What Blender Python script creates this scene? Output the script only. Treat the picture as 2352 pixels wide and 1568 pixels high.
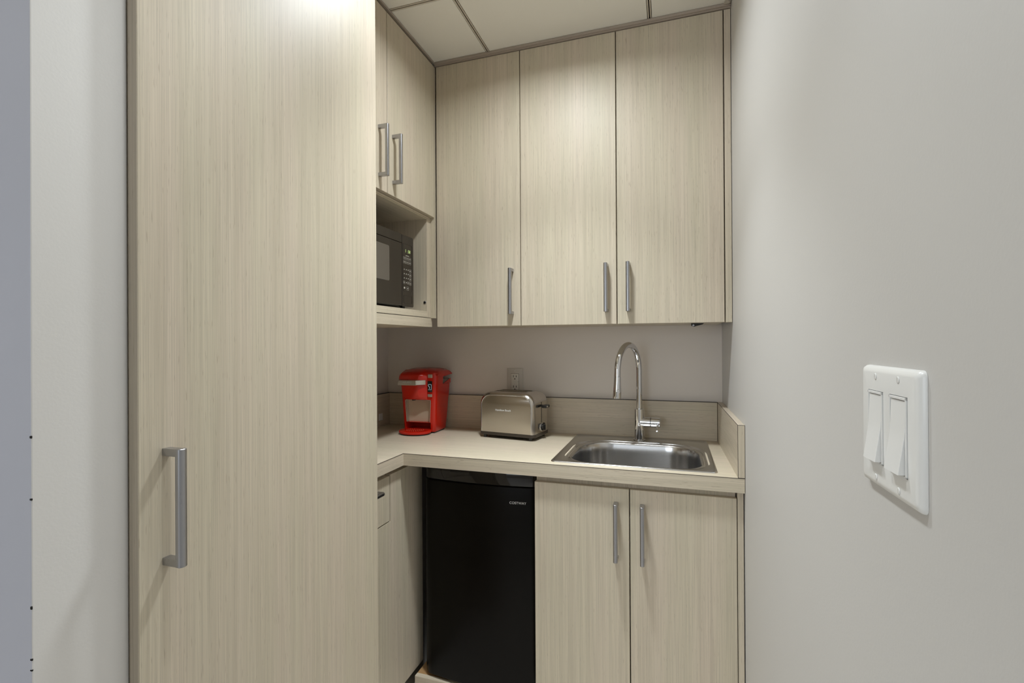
import bpy, bmesh, math, random
from mathutils import Vector, Matrix
PI = math.pi
random.seed(4)
for o in list(bpy.data.objects): bpy.data.objects.remove(o)
SC = bpy.context.scene
COL = SC.collection

# ------------------------------------------------------------------ camera
EYE = 1.308
yaw, pitch, roll = 0.3154, 0.0023, -0.0056
R0 = Vector((math.cos(yaw), math.sin(yaw), 0)); F0 = Vector((-math.sin(yaw), math.cos(yaw), 0)); U0 = Vector((0, 0, 1))
F2 = F0*math.cos(pitch) + U0*math.sin(pitch); U2 = U0*math.cos(pitch) - F0*math.sin(pitch)
R3 = R0*math.cos(roll) + U2*math.sin(roll); U3 = U2*math.cos(roll) - R0*math.sin(roll)
cd = bpy.data.cameras.new('camera'); cam = bpy.data.objects.new('camera', cd); COL.objects.link(cam)
cd.sensor_fit = 'HORIZONTAL'; cd.sensor_width = 36.0; cd.lens = 1119.33*36.0/2352; cd.clip_start = 0.02
M = Matrix((R3, U3, -F2)).transposed().to_4x4(); M.translation = Vector((0, 0, EYE)); cam.matrix_world = M
SC.camera = cam

# ------------------------------------------------------------------ world, exposure
w = bpy.data.worlds.new('world'); SC.world = w; w.use_nodes = True
w.node_tree.nodes['Background'].inputs[0].default_value = (0.75, 0.85, 1.0, 1)
w.node_tree.nodes['Background'].inputs[1].default_value = 1.0
vs = SC.view_settings; vs.view_transform = 'Standard'; vs.look = 'None'; vs.gamma = 1; vs.use_curve_mapping = False
vs.exposure = 0.16

# ------------------------------------------------------------------ light levels
P_DOWN, P_BEAM, P_NEAR, P_FILL, P_WINDOW = 6.8, 4.5, 2.3, 0.8, 27.0
def area(name, loc, rot, shape, sx, sy, power, colour):
    l = bpy.data.lights.new(name, 'AREA'); l.shape = shape; l.size = sx; l.energy = power; l.color = colour
    if shape == 'RECTANGLE': l.size_y = sy
    o = bpy.data.objects.new(name, l); COL.objects.link(o); o.location = loc; o.rotation_euler = rot
    return o
LAMP_E = 0.6
WARM = (0.90, 0.965, 1.0); NEUTRAL = (0.88, 0.95, 1.0); COOL = (0.85, 0.93, 1.0)

# ------------------------------------------------------------------ places (metres)
CEIL = 2.437
YB, YS, YU, YC = 2.099, 2.078, 1.776, 1.537            # back wall, splash face, upper door face, counter nose
XL, XLS, XU, XC, XD = -1.329, -1.3085, -0.9005, -0.914, -0.930
XT, YT0, YT1 = -0.720, 0.4935, 1.085                    # tall cabinet door face and its two ends
ZT, ZTB, ZS, ZU, ZC = 0.914, 0.872, 1.067, 1.373, 2.422
def xr(y): return 0.2005 - 0.0149*(y - YC)              # the right wall is slightly out of square

# ------------------------------------------------------------------ materials
def nt(name):
    m = bpy.data.materials.new(name); m.use_nodes = True
    return m, m.node_tree, m.node_tree.nodes['Principled BSDF']
def srgb(r, g, b):
    f = lambda c: (c/255/12.92) if c/255 <= 0.04045 else ((c/255+0.055)/1.055)**2.4
    return (f(r), f(g), f(b), 1)
def plain(name, col, rough=0.5, metal=0.0, bump=0.0, bscale=200, var=0.0, **kw):
    m, t, b = nt(name)
    b.inputs['Base Color'].default_value = col; b.inputs['Roughness'].default_value = rough; b.inputs['Metallic'].default_value = metal
    for k, v in kw.items(): b.inputs[k].default_value = v
    if bump or var:
        tc = t.nodes.new('ShaderNodeTexCoord'); n = t.nodes.new('ShaderNodeTexNoise'); n.inputs['Scale'].default_value = bscale
        n.inputs['Detail'].default_value = 4; t.links.new(tc.outputs['Object'], n.inputs['Vector'])
        if bump:
            bp = t.nodes.new('ShaderNodeBump'); bp.inputs['Strength'].default_value = bump; bp.inputs['Distance'].default_value = 0.001
            t.links.new(n.outputs['Fac'], bp.inputs['Height']); t.links.new(bp.outputs['Normal'], b.inputs['Normal'])
        if var:
            n2 = t.nodes.new('ShaderNodeTexNoise'); n2.inputs['Scale'].default_value = 3; t.links.new(tc.outputs['Object'], n2.inputs['Vector'])
            mx = t.nodes.new('ShaderNodeMix'); mx.data_type = 'RGBA'
            mx.inputs[6].default_value = tuple(c*(1-var) for c in col[:3])+(1,); mx.inputs[7].default_value = tuple(min(1, c*(1+var)) for c in col[:3])+(1,)
            t.links.new(n2.outputs['Fac'], mx.inputs[0]); t.links.new(mx.outputs[2], b.inputs['Base Color'])
    return m
def laminate(name, axis, tone=1.0, rough=0.45):
    """pale bamboo-look laminate, grain running along the given axis"""
    m, t, b = nt(name); L = t.links.new; N = t.nodes.new
    tc = N('ShaderNodeTexCoord'); oi = N('ShaderNodeObjectInfo'); add = N('ShaderNodeVectorMath'); add.operation = 'ADD'
    sc = N('ShaderNodeVectorMath'); sc.operation = 'SCALE'; cmb = N('ShaderNodeCombineXYZ')
    for i in range(3): L(oi.outputs['Random'], cmb.inputs[i])
    L(cmb.outputs[0], sc.inputs[0]); sc.inputs['Scale'].default_value = 7.3
    L(tc.outputs['Object'], add.inputs[0]); L(sc.outputs[0], add.inputs[1])
    def streak(across, along, detail=2, rgh=0.5):
        mp = N('ShaderNodeMapping'); s = [across]*3; s['xyz'.index(axis)] = along
        mp.inputs['Scale'].default_value = s; L(add.outputs[0], mp.inputs['Vector'])
        n = N('ShaderNodeTexNoise'); n.inputs['Scale'].default_value = 1; n.inputs['Detail'].default_value = detail; n.inputs['Roughness'].default_value = rgh
        L(mp.outputs[0], n.inputs['Vector']); return n.outputs['Fac']
    def ramp(src, p0, c0, p1, c1):
        r = N('ShaderNodeValToRGB'); r.color_ramp.elements[0].position = p0; r.color_ramp.elements[0].color = c0
        r.color_ramp.elements[1].position = p1; r.color_ramp.elements[1].color = c1; L(src, r.inputs[0]); return r.outputs[0]
    def mul(a, c, f=1.0):
        x = N('ShaderNodeMix'); x.data_type = 'RGBA'; x.blend_type = 'MULTIPLY'; x.inputs[0].default_value = f
        L(a, x.inputs[6]); L(c, x.inputs[7]); return x.outputs[2]
    base = ramp(streak(95, 1.1, 3), 0.30, tuple(c*tone for c in srgb(200, 188, 168)[:3])+(1,), 0.70, tuple(c*tone for c in srgb(210, 198, 178)[:3])+(1,))
    fine = ramp(streak(520, 4, 2, 0.7), 0.30, (0.83, 0.83, 0.822, 1), 0.62, (1.02, 1.02, 1.015, 1))
    tick = ramp(streak(420, 34, 1), 0.25, (0.76, 0.73, 0.71, 1), 0.34, (1, 1, 1, 1))
    cloud = ramp(streak(14, 0.8, 1), 0.35, (0.965, 0.975, 0.95, 1), 0.65, (1.01, 0.99, 0.995, 1))
    c = mul(mul(mul(base, fine), tick, 0.8), cloud)
    L(c, b.inputs['Base Color']); b.inputs['Roughness'].default_value = rough; b.inputs['Specular IOR Level'].default_value = 0.42
    bp = N('ShaderNodeBump'); bp.inputs['Strength'].default_value = 0.12; bp.inputs['Distance'].default_value = 0.0006
    L(fine, bp.inputs['Height']); L(bp.outputs['Normal'], b.inputs['Normal'])
    return m
LZ, LX, LY = laminate('laminate_vertical', 'z'), laminate('laminate_long', 'x', 1.0, 0.36), laminate('laminate_deep', 'y', 1.0, 0.36)
LTOP = laminate('laminate_worktop', 'x', 1.12, 0.34)
SEAM = plain('laminate_core_seam', srgb(66, 57, 50), 0.6)
def brushed(name, col, rough, axis, across=900, along=6, amp=0.12, aniso=0.0):
    m, t, b = nt(name); L = t.links.new; N = t.nodes.new
    b.inputs['Base Color'].default_value = col; b.inputs['Metallic'].default_value = 1
    tc = N('ShaderNodeTexCoord'); mp = N('ShaderNodeMapping'); s = [across]*3; s['xyz'.index(axis)] = along
    mp.inputs['Scale'].default_value = s; L(tc.outputs['Object'], mp.inputs['Vector'])
    n = N('ShaderNodeTexNoise'); n.inputs['Scale'].default_value = 1; n.inputs['Detail'].default_value = 2; L(mp.outputs[0], n.inputs['Vector'])
    mr = N('ShaderNodeMapRange'); mr.inputs['To Min'].default_value = rough-amp/2; mr.inputs['To Max'].default_value = rough+amp/2
    L(n.outputs['Fac'], mr.inputs['Value']); L(mr.outputs[0], b.inputs['Roughness'])
    bp = N('ShaderNodeBump'); bp.inputs['Strength'].default_value = 0.15; bp.inputs['Distance'].default_value = 0.0002
    L(n.outputs['Fac'], bp.inputs['Height']); L(bp.outputs['Normal'], b.inputs['Normal'])
    return m
NICKEL = brushed('satin_nickel', (0.42, 0.42, 0.44, 1), 0.30, 'z', 900, 30)
STEEL = brushed('brushed_steel', (0.62, 0.61, 0.60, 1), 0.20, 'x', 700, 5, 0.07)
STEELZ = brushed('brushed_steel_upright', (0.60, 0.56, 0.51, 1), 0.20, 'z', 500, 3, 0.04)
for nd in STEELZ.node_tree.nodes:
    if nd.type == 'BUMP': nd.inputs['Strength'].default_value = 0.012
for nd in STEEL.node_tree.nodes:
    if nd.type == 'BUMP': nd.inputs['Strength'].default_value = 0.04
CHROME = plain('chrome', (0.72, 0.72, 0.73, 1), 0.04, 1.0, var=0.01)
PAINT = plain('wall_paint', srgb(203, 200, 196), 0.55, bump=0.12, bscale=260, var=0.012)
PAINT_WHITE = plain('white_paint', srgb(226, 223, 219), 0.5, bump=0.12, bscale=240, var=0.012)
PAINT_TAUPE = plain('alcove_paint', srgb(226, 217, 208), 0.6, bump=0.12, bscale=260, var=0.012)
TILE_M = plain('ceiling_tile', srgb(234, 230, 220), 0.9, bump=0.3, bscale=500, var=0.02)
GRID_M = plain('ceiling_grid', srgb(206, 196, 180), 0.5, var=0.01)
GROOVE = plain('grid_groove', srgb(60, 52, 46), 0.7)
ANGLE_M = plain('ceiling_angle', srgb(168, 155, 142), 0.5, var=0.02)
FLOOR_M = plain('floor', srgb(214, 208, 200), 0.5, bump=0.2, bscale=40, var=0.05)
WHITE_PL = plain('white_plastic', srgb(232, 231, 228), 0.28, var=0.005)
BLACK_PL = plain('black_plastic', (0.012, 0.011, 0.010, 1), 0.25, var=0.02)
FRIDGE_M = plain('black_enamel', (0.0045, 0.0035, 0.0025, 1), 0.30, bump=0.05, bscale=900)
FRIDGE_M.node_tree.nodes['Principled BSDF'].inputs['Specular IOR Level'].default_value = 0.12
GLOSS_BLACK = plain('gloss_black', (0.012, 0.010, 0.009, 1), 0.06, var=0.02)
MW_FACE = plain('microwave_face', (0.014, 0.009, 0.006, 1), 0.09, var=0.02, IOR=1.62)
MW_GLASS = plain('microwave_window', (0.115, 0.098, 0.080, 1), 0.16, var=0.05, IOR=1.5)
DARK_BASE = plain('dark_base', srgb(58, 50, 42), 0.4, var=0.02)
RED = plain('red_plastic', (0.56, 0.016, 0.006, 1), 0.17, var=0.01)
RED_SAT = plain('red_satin', (0.42, 0.012, 0.006, 1), 0.34, var=0.01)
SILVER_PL = plain('silver_plastic', (0.60, 0.56, 0.50, 1), 0.30, 0.8, var=0.01)
PANEL_PL = plain('drip_panel', srgb(196, 178, 156), 0.42, 0.15, var=0.01)
TANK = plain('smoked_tank', (0.20, 0.17, 0.15, 1), 0.08, var=0.01, Alpha=0.72)
INK_WHITE = plain('white_print', srgb(235, 235, 235), 0.4)
INK_GREY = plain('grey_print', srgb(190, 186, 176), 0.4)
INK_DARK = plain('dark_print', srgb(120, 104, 84), 0.4)
WOODCHIP = plain('chipboard', srgb(170, 132, 88), 0.9, bump=0.8, bscale=300, var=0.25)
DARK_HOLE = plain('dark_recess', (0.006, 0.005, 0.004, 1), 0.8)
CAULK = plain('caulk', srgb(176, 166, 150), 0.6, var=0.03)
def emit(name, col, strength):
    m, t, b = nt(name); b.inputs['Base Color'].default_value = col
    b.inputs['Emission Color'].default_value = col; b.inputs['Emission Strength'].default_value = strength; return m
DIGIT = emit('green_digits', (0.42, 0.55, 0.20, 1), 0.55)
LAMP = emit('lamp_diffuser', (1.0, 0.93, 0.84, 1), LAMP_E)
ICON = emit('lit_icon', (0.50, 0.66, 0.74, 1), 0.45)

# ------------------------------------------------------------------ mesh helpers
def box(bm, x0, x1, y0, y1, z0, z1, bev=0.0, seg=2):
    g = bmesh.ops.create_cube(bm, size=1.0); v = g['verts']
    for p in v:
        p.co = Vector(((x0+x1)/2 + p.co.x*(x1-x0), (y0+y1)/2 + p.co.y*(y1-y0), (z0+z1)/2 + p.co.z*(z1-z0)))
    if bev:
        e = list({e for p in v for e in p.link_edges})
        bmesh.ops.bevel(bm, geom=e, offset=bev, segments=seg, affect='EDGES', profile=0.5, clamp_overlap=True)
def extr(bm, pts, o, u, v, wv, length, bev=0.0, seg=2):
    """polygon pts in the (u,v) plane at o, pushed along wv"""
    o, u, v, wv = Vector(o), Vector(u), Vector(v), Vector(wv)
    a = [bm.verts.new(o + u*p[0] + v*p[1]) for p in pts]
    b = [bm.verts.new(q.co + wv*length) for q in a]
    n = len(pts); fs = [bm.faces.new(a), bm.faces.new(b[::-1])]
    for i in range(n): fs.append(bm.faces.new((a[i], b[i], b[(i+1) % n], a[(i+1) % n])))
    bmesh.ops.recalc_face_normals(bm, faces=fs)
    if bev:
        e = [x for x in fs[0].edges] + [x for x in fs[1].edges]
        bmesh.ops.bevel(bm, geom=e, offset=bev, segments=seg, affect='EDGES', profile=0.5, clamp_overlap=True)
def prism(bm, pts, z0, z1, bev=0.0): extr(bm, pts, (0, 0, z0), (1, 0, 0), (0, 1, 0), (0, 0, 1), z1-z0, bev)
def loft(bm, rings, cap0=True, cap1=True):
    vs_ = [[bm.verts.new(p) for p in r] for r in rings]; n = len(rings[0]); fs = []
    for a, b in zip(vs_, vs_[1:]):
        for i in range(n): fs.append(bm.faces.new((a[i], a[(i+1) % n], b[(i+1) % n], b[i])))
    if cap0: fs.append(bm.faces.new(vs_[0][::-1]))
    if cap1: fs.append(bm.faces.new(vs_[-1]))
    bmesh.ops.recalc_face_normals(bm, faces=fs)
def frame(d):
    d = Vector(d).normalized(); a = Vector((0, 0, 1)) if abs(d.z) < 0.9 else Vector((1, 0, 0))
    u = d.cross(a).normalized(); return u, d.cross(u).normalized()
def tube(bm, path, r, seg=24, cap=True):
    path = [Vector(p) for p in path]; rings = []; n = len(path); u = None
    for i, p in enumerate(path):
        d = (path[min(i+1, n-1)] - path[max(i-1, 0)]).normalized()
        if u is None: u, v = frame(d)
        else:
            u = (u - d*u.dot(d)).normalized()
        v = d.cross(u); rr = r[i] if isinstance(r, (list, tuple)) else r
        rings.append([p + (u*math.cos(2*PI*k/seg) + v*math.sin(2*PI*k/seg))*rr for k in range(seg)])
    loft(bm, rings, cap, cap)
def cyl(bm, p0, p1, r, seg=32, bev=0.0):
    p0, p1 = Vector(p0), Vector(p1)
    if bev:
        d = (p1-p0).normalized(); tube(bm, [p0, p0+d*0.00001, p0+d*bev, p1-d*bev, p1-d*0.00001, p1], [r-bev, r-bev, r, r, r-bev, r-bev], seg)
    else: tube(bm, [p0, p1], r, seg)
def rrect(x0, x1, y0, y1, r, n=10):
    """rounded rectangle points, ccw; r one radius or four (x1y0, x1y1, x0y1, x0y0)"""
    if not isinstance(r, (list, tuple)): r = (r,)*4
    out = []
    for (cx, cy, a0, rr) in ((x1-r[0], y0+r[0], -PI/2, r[0]), (x1-r[1], y1-r[1], 0, r[1]), (x0+r[2], y1-r[2], PI/2, r[2]), (x0+r[3], y0+r[3], PI, r[3])):
        for k in range(n+1):
            a = a0 + PI/2*k/n; out.append((cx+rr*math.cos(a), cy+rr*math.sin(a)))
    return out
def slab(bm, xs, ys, keep, z0, z1):
    """flat slab made of the kept grid cells, with clean sides"""
    V = {}
    def vert(i, j, z):
        k = (i, j, z)
        if k not in V: V[k] = bm.verts.new((xs[i], ys[j], z))
        return V[k]
    cells = {(i, j) for i in range(len(xs)-1) for j in range(len(ys)-1) if keep((xs[i]+xs[i+1])/2, (ys[j]+ys[j+1])/2)}
    for (i, j) in cells:
        bm.faces.new((vert(i, j, z1), vert(i+1, j, z1), vert(i+1, j+1, z1), vert(i, j+1, z1)))
        bm.faces.new((vert(i, j, z0), vert(i, j+1, z0), vert(i+1, j+1, z0), vert(i+1, j, z0)))
        for (di, dj, a, b) in ((-1, 0, (i, j+1), (i, j)), (1, 0, (i+1, j), (i+1, j+1)), (0, -1, (i, j), (i+1, j)), (0, 1, (i+1, j+1), (i, j+1))):
            if (i+di, j+dj) not in cells:
                bm.faces.new((vert(*a, z0), vert(*b, z0), vert(*b, z1), vert(*a, z1)))
    bmesh.ops.recalc_face_normals(bm, faces=bm.faces)
def text_bm(body, size, o, right, up, depth=0.0004, align='CENTER'):
    c = bpy.data.curves.new('t', 'FONT'); c.body = body; c.size = size; c.extrude = depth/2; c.align_x = align; c.align_y = 'CENTER'
    t = bpy.data.objects.new('t', c); COL.objects.link(t)
    dg = bpy.context.evaluated_depsgraph_get(); dg.update()
    me = bpy.data.meshes.new_from_object(t.evaluated_get(dg)); bpy.data.objects.remove(t); bpy.data.curves.remove(c)
    right, up = Vector(right).normalized(), Vector(up).normalized(); n = right.cross(up)
    for v in me.vertices: v.co = Vector(o) + right*v.co.x + up*v.co.y + n*v.co.z
    bm = bmesh.new(); bm.from_mesh(me); bpy.data.meshes.remove(me); return bm

# ------------------------------------------------------------------ object helpers
ORG = {}
def thing(name, label, cat, loc=(0, 0, 0), rz=0.0, group=None, world=True):
    """an Empty at the base of a thing; world=True means its parts are written in world coordinates"""
    o = bpy.data.objects.new(name, None); COL.objects.link(o); o.location = loc; o.rotation_euler = (0, 0, rz); o.empty_display_size = 0.05
    o['label'] = label; o['category'] = cat
    if group: o['group'] = group
    ORG[o] = Vector(loc) if world else Vector((0, 0, 0)); return o
def obj(name, bm, mat, parent=None, smooth=False, label=None, angle=35):
    me = bpy.data.meshes.new(name)
    if parent is not None:
        off = ORG[parent]
        for v in bm.verts: v.co -= off
    bm.to_mesh(me); bm.free()
    for mm in (mat if isinstance(mat, (list, tuple)) else [mat]): me.materials.append(mm)
    o = bpy.data.objects.new(name, me); COL.objects.link(o)
    if parent is not None: o.parent = parent; ORG[o] = ORG[parent]
    if smooth:
        me.polygons.foreach_set('use_smooth', [True]*len(me.polygons))
        me.set_sharp_from_angle(angle=math.radians(angle))
    if label: o['label'] = label
    return o
def rebase(o):
    """put a single-mesh thing's origin at its base"""
    me = o.data; n = len(me.vertices); c = Vector((sum(v.co.x for v in me.vertices)/n, sum(v.co.y for v in me.vertices)/n, min(v.co.z for v in me.vertices)))
    for v in me.vertices: v.co -= c
    o.location = c; return o
def tag(o, label, cat, group=None):
    o['label'] = label; o['category'] = cat
    if group: o['group'] = group
    return rebase(o)
def struct(name, bm, mat, parent=None):
    o = obj(name, bm, mat, parent)
    if parent is None: o['kind'] = 'structure'; ORG[o] = Vector((0, 0, 0))
    return o
def B(*a, **k):
    bm = bmesh.new(); box(bm, *a, **k); return bm
def cut(o, bms):
    """carve shapes out of an object's mesh"""
    for bm in bms:
        me = bpy.data.meshes.new('c')
        for v in bm.verts: v.co -= ORG.get(o, Vector((0, 0, 0)))
        bm.to_mesh(me); bm.free(); c = bpy.data.objects.new('c', me); COL.objects.link(c)
        c.matrix_world = o.matrix_world if o.parent is None else (o.parent.matrix_basis @ o.matrix_basis)
        md = o.modifiers.new('b', 'BOOLEAN'); md.object = c; md.operation = 'DIFFERENCE'; md.solver = 'EXACT'
        bpy.context.view_layer.update(); dg = bpy.context.evaluated_depsgraph_get()
        nm = bpy.data.meshes.new_from_object(o.evaluated_get(dg)); o.modifiers.remove(md); old = o.data
        for m_ in old.materials:
            if m_.name not in [x.name for x in nm.materials if x]: nm.materials.append(m_)
        o.data = nm; nm.name = old.name; bpy.data.meshes.remove(old); bpy.data.objects.remove(c); bpy.data.meshes.remove(me)
    return o
def handle_bm(c, n, a, length=0.174, reach=0.037):
    """bar pull: c = middle of the foot line on the door face, n = outwards, a = along the bar"""
    bm = bmesh.new(); c, n, a = Vector(c), Vector(n), Vector(a); wv = n.cross(a)
    hw, t = 0.0066, 0.0105
    prof = [(-hw, reach-t)] + [(-hw*math.cos(PI*k/10), reach-0.005+0.005*math.sin(PI*k/10)) for k in range(11)] + [(hw, reach-t)]
    extr(bm, prof, c - a*length/2, wv, n, a, length, 0.0006, 1)
    for s in (-1, 1):
        h2 = hw-0.0003; extr(bm, [(-h2, 0), (h2, 0), (h2, reach-0.007), (-h2, reach-0.007)], c + a*(s*(length/2-0.0058)-0.0055), wv, n, a, 0.011, 0.0004, 1)
    return bm

# ================================================================== THE ROOM
XF, YR = -3.6, -3.3
struct('floor', B(XF, xr(YR)+0.1, YR, 2.2, -0.05, 0.0), FLOOR_M)
struct('wall_back', B(-1.45, 0.30, YB, YB+0.1, 0, 2.55), PAINT_TAUPE)
struct('wall_inner_left', B(XL-0.1, XL, 0.55, YB, 0, 2.55), PAINT_TAUPE)
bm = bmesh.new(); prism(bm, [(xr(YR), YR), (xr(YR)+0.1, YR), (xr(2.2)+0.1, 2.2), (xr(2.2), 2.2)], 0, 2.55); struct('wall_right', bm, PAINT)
XW, YW0, YW1 = -0.742, 0.3827, 0.4950
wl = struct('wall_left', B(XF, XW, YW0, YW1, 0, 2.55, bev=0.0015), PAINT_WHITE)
wl.data.materials.append(plain('jamb_paint', srgb(184, 184, 192), 0.45, bump=0.12, bscale=240, var=0.01))  # bluish shade of the wall's front face is put into this colour
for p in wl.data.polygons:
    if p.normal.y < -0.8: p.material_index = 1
bm = bmesh.new()
for z, s in ((1.196, 3), (1.120, 2.2), (0.988, 4), (0.925, 2.2), (0.912, 1.6), (0.873, 2.2), (0.846, 1.4)):
    s *= 0.0006; box(bm, XW-0.0028, XW+0.0004, YW0-0.0004, YW0+0.0016, z-s, z+s, s*0.4, 1)
struct('paint_chip', bm, DARK_HOLE, wl)
struct('wall_far_left', B(XF-0.1, XF, YR, YW1, 0, 2.55), PAINT_WHITE)
# rear wall with a window opening that lets daylight in
WX0, WX1, WZ0, WZ1 = -3.0, -0.6, 0.85, 2.2
bm = bmesh.new()
box(bm, XF-0.1, WX0, YR-0.1, YR, 0, 2.55); box(bm, WX1, xr(YR)+0.1, YR-0.1, YR, 0, 2.55)
box(bm, WX0, WX1, YR-0.1, YR, 0, WZ0); box(bm, WX0, WX1, YR-0.1, YR, WZ1, 2.55)
struct('wall_rear', bm, PAINT_WHITE)
bm = bmesh.new()
for x in (WX0, -1.83, WX1-0.05): box(bm, x, x+0.05, YR-0.07, YR-0.02, WZ0, WZ1)
for z in (WZ0, WZ1-0.05): box(bm, WX0, WX1, YR-0.07, YR-0.02, z, z+0.05)
struct('window_1', bm, WHITE_PL)
area('window_daylight', ((WX0+WX1)/2, YR+0.02, (WZ0+WZ1)/2), (math.radians(90), 0, 0), 'RECTANGLE', WX1-WX0-0.1, WZ1-WZ0-0.1, P_WINDOW, COOL)

# ceiling: lay-in tiles in a narrow reveal grid
ce = struct('ceiling', B(XF-0.1, 0.35, YR-0.1, 2.2, 2.47, 2.55), TILE_M)
GX = [-0.670 + 0.606*k for k in range(-5, 3)]; GY = [1.445 + 0.610*k for k in range(-8, 3)]
LIGHTS = [(-0.375, 1.25), (-0.35, 0.52)]; FILL_PANELS = [(4, 4), (2, 4), (4, 2), (2, 2)]
for i, (a, b_) in enumerate(zip(GX, GX[1:])):
    for j, (c, d) in enumerate(zip(GY, GY[1:])):
        x0, x1, y0, y1 = max(a, XF), min(b_, xr(c)-0.001), max(c, YR), min(d, YB-0.001)
        if (i, j) in FILL_PANELS or x1-x0 < 0.03 or y1-y0 < 0.03: continue
        struct('tile', B(x0+(0.0078 if x0 == a else 0), x1-(0.0078 if x1 == b_ else 0), y0+0.0078, y1-0.0078, CEIL, CEIL+0.012, bev=0.0012, seg=1), TILE_M, ce)
def bar(x0, x1, y0, y1, along):
    bm = bmesh.new(); h = 0.0060
    if along == 'y':
        c = (x0+x1)/2
        for s in (-1, 1): box(bm, c+(-h if s < 0 else 0.0022), c+(-0.0022 if s < 0 else h), y0, y1, CEIL, CEIL+0.02)
        box(bm, c-0.003, c+0.003, y0, y1, CEIL+0.009, CEIL+0.02)
    else:
        c = (y0+y1)/2
        for s in (-1, 1): box(bm, x0, x1, c+(-h if s < 0 else 0.0022), c+(-0.0022 if s < 0 else h), CEIL, CEIL+0.02)
        box(bm, x0, x1, c-0.003, c+0.003, CEIL+0.009, CEIL+0.02)
    o = struct('grid_bar', bm, [GRID_M], ce)
    g = bmesh.new()
    if along == 'y': box(g, c-0.0022, c+0.0022, y0, y1, CEIL+0.004, CEIL+0.0089)
    else: box(g, x0, x1, c-0.0022, c+0.0022, CEIL+0.004, CEIL+0.0089)
    struct('grid_groove', g, GROOVE, ce)
for x in GX:
    if x < 0.18: bar(x, x, YR, YB-0.001, 'y')
for y in GY:
    if YR < y < YB-0.02:
        for a, b_ in zip(GX, GX[1:]):
            x1 = min(b_-0.0074, xr(y)-0.002)
            if x1 - a > 0.03: bar(a+0.0074, x1, y, y, 'x')

# wall angles where the ceiling meets the cabinets and the walls
bm = bmesh.new(); box(bm, XU-0.001, xr(YU)-0.001, YU-0.011, YU-0.001, 2.4275, 2.4365, bev=0.001, seg=1); box(bm, XU-0.001, xr(YU)-0.001, YU-0.004, YU+0.016, 2.4235, 2.4275)
struct('trim_1', bm, ANGLE_M)
struct('trim_2', B(XU-0.010, XU+0.003, YT1-0.02, YU-0.012, 2.4305, 2.4365, bev=0.001, seg=1), ANGLE_M)
bm = bmesh.new()
prism(bm, [(xr(-3)-0.012, -3), (xr(-3)-0.0005, -3), (xr(1.76)-0.0005, 1.76), (xr(1.76)-0.004, 1.76)], 2.4335, 2.4365)
struct('trim_3', bm, ANGLE_M)
bm = bmesh.new(); bmesh.ops.create_icosphere(bm, subdivisions=2, radius=0.012, matrix=Matrix.Translation((xr(1.76)-0.012, 1.757, 2.434)) @ Matrix.Diagonal((1, 0.8, 0.5, 1)))
for v in bm.verts: v.co += Vector((random.uniform(-1, 1), random.uniform(-1, 1), random.uniform(-1, 1)))*0.002
o = obj('caulk_blob', bm, CAULK, None, True); tag(o, 'small smear of caulk where ceiling trim meets right wall', 'caulk')

# lamps in the ceiling, then the added fill panels
DOWN_SPREAD = (160, 84)
for k_, (lx, ly) in enumerate(LIGHTS):
    lt = thing('downlight', ('round recessed downlight in the ceiling close to the wall cabinets', 'round recessed downlight in the ceiling between the light switch and the tall cabinet')[k_], 'light', (lx, ly, CEIL-0.012), 0, 'recessed downlights')
    def ringpts(r, z, n=48): return [Vector((lx+r*math.cos(2*PI*k/n), ly+r*math.sin(2*PI*k/n), z)) for k in range(n)]
    bm = bmesh.new(); loft(bm, [ringpts(0.092, CEIL-0.0005), ringpts(0.090, CEIL-0.006), ringpts(0.074, CEIL-0.007), ringpts(0.072, CEIL-0.0015)], False, False)
    obj('trim_ring', bm, WHITE_PL, lt, True)
    bm = bmesh.new(); cyl(bm, (lx, ly, CEIL-0.0025), (lx, ly, CEIL-0.0005), 0.0715, 48); obj('lens', bm, LAMP, lt)
    area('downlight_glow', (lx, ly, CEIL-0.009), (0, 0, 0), 'DISK', 0.14, 0.14, (P_DOWN, P_NEAR)[k_], WARM).data.spread = math.radians(DOWN_SPREAD[k_])
    if k_ == 0: area('downlight_beam', (lx, ly, CEIL-0.0088), (0, 0, 0), 'DISK', 0.13, 0.13, P_BEAM, WARM).data.spread = math.radians(80)
for n_, (i, j) in enumerate(FILL_PANELS):  # unseen glowing panels added behind the camera as soft fill light
    x0, x1, y0, y1 = GX[i], GX[i+1], GY[j], GY[j+1]
    t = thing('ceiling_panel_light', ['square lit ceiling panel in the middle of the room, on the right', 'square lit ceiling panel in the middle of the room, on the left', 'square lit ceiling panel by the window, on the right', 'square lit ceiling panel by the window, on the left'][n_], 'light', ((x0+x1)/2, (y0+y1)/2, CEIL), 0, 'lit ceiling panels')
    bm = bmesh.new()
    box(bm, x0+0.01, x1-0.01, y0+0.01, y0+0.04, CEIL, CEIL+0.02); box(bm, x0+0.01, x1-0.01, y1-0.04, y1-0.01, CEIL, CEIL+0.02)
    box(bm, x0+0.01, x0+0.04, y0+0.04, y1-0.04, CEIL, CEIL+0.02); box(bm, x1-0.04, x1-0.01, y0+0.04, y1-0.04, CEIL, CEIL+0.02)
    obj('frame', bm, WHITE_PL, t); obj('diffuser', B(x0+0.041, x1-0.041, y0+0.041, y1-0.041, CEIL+0.006, CEIL+0.014), LAMP, t)
    area('panel_glow', ((x0+x1)/2, (y0+y1)/2, CEIL-0.004), (0, 0, 0), 'RECTANGLE', 0.5, 0.5, P_FILL, NEUTRAL)

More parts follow.
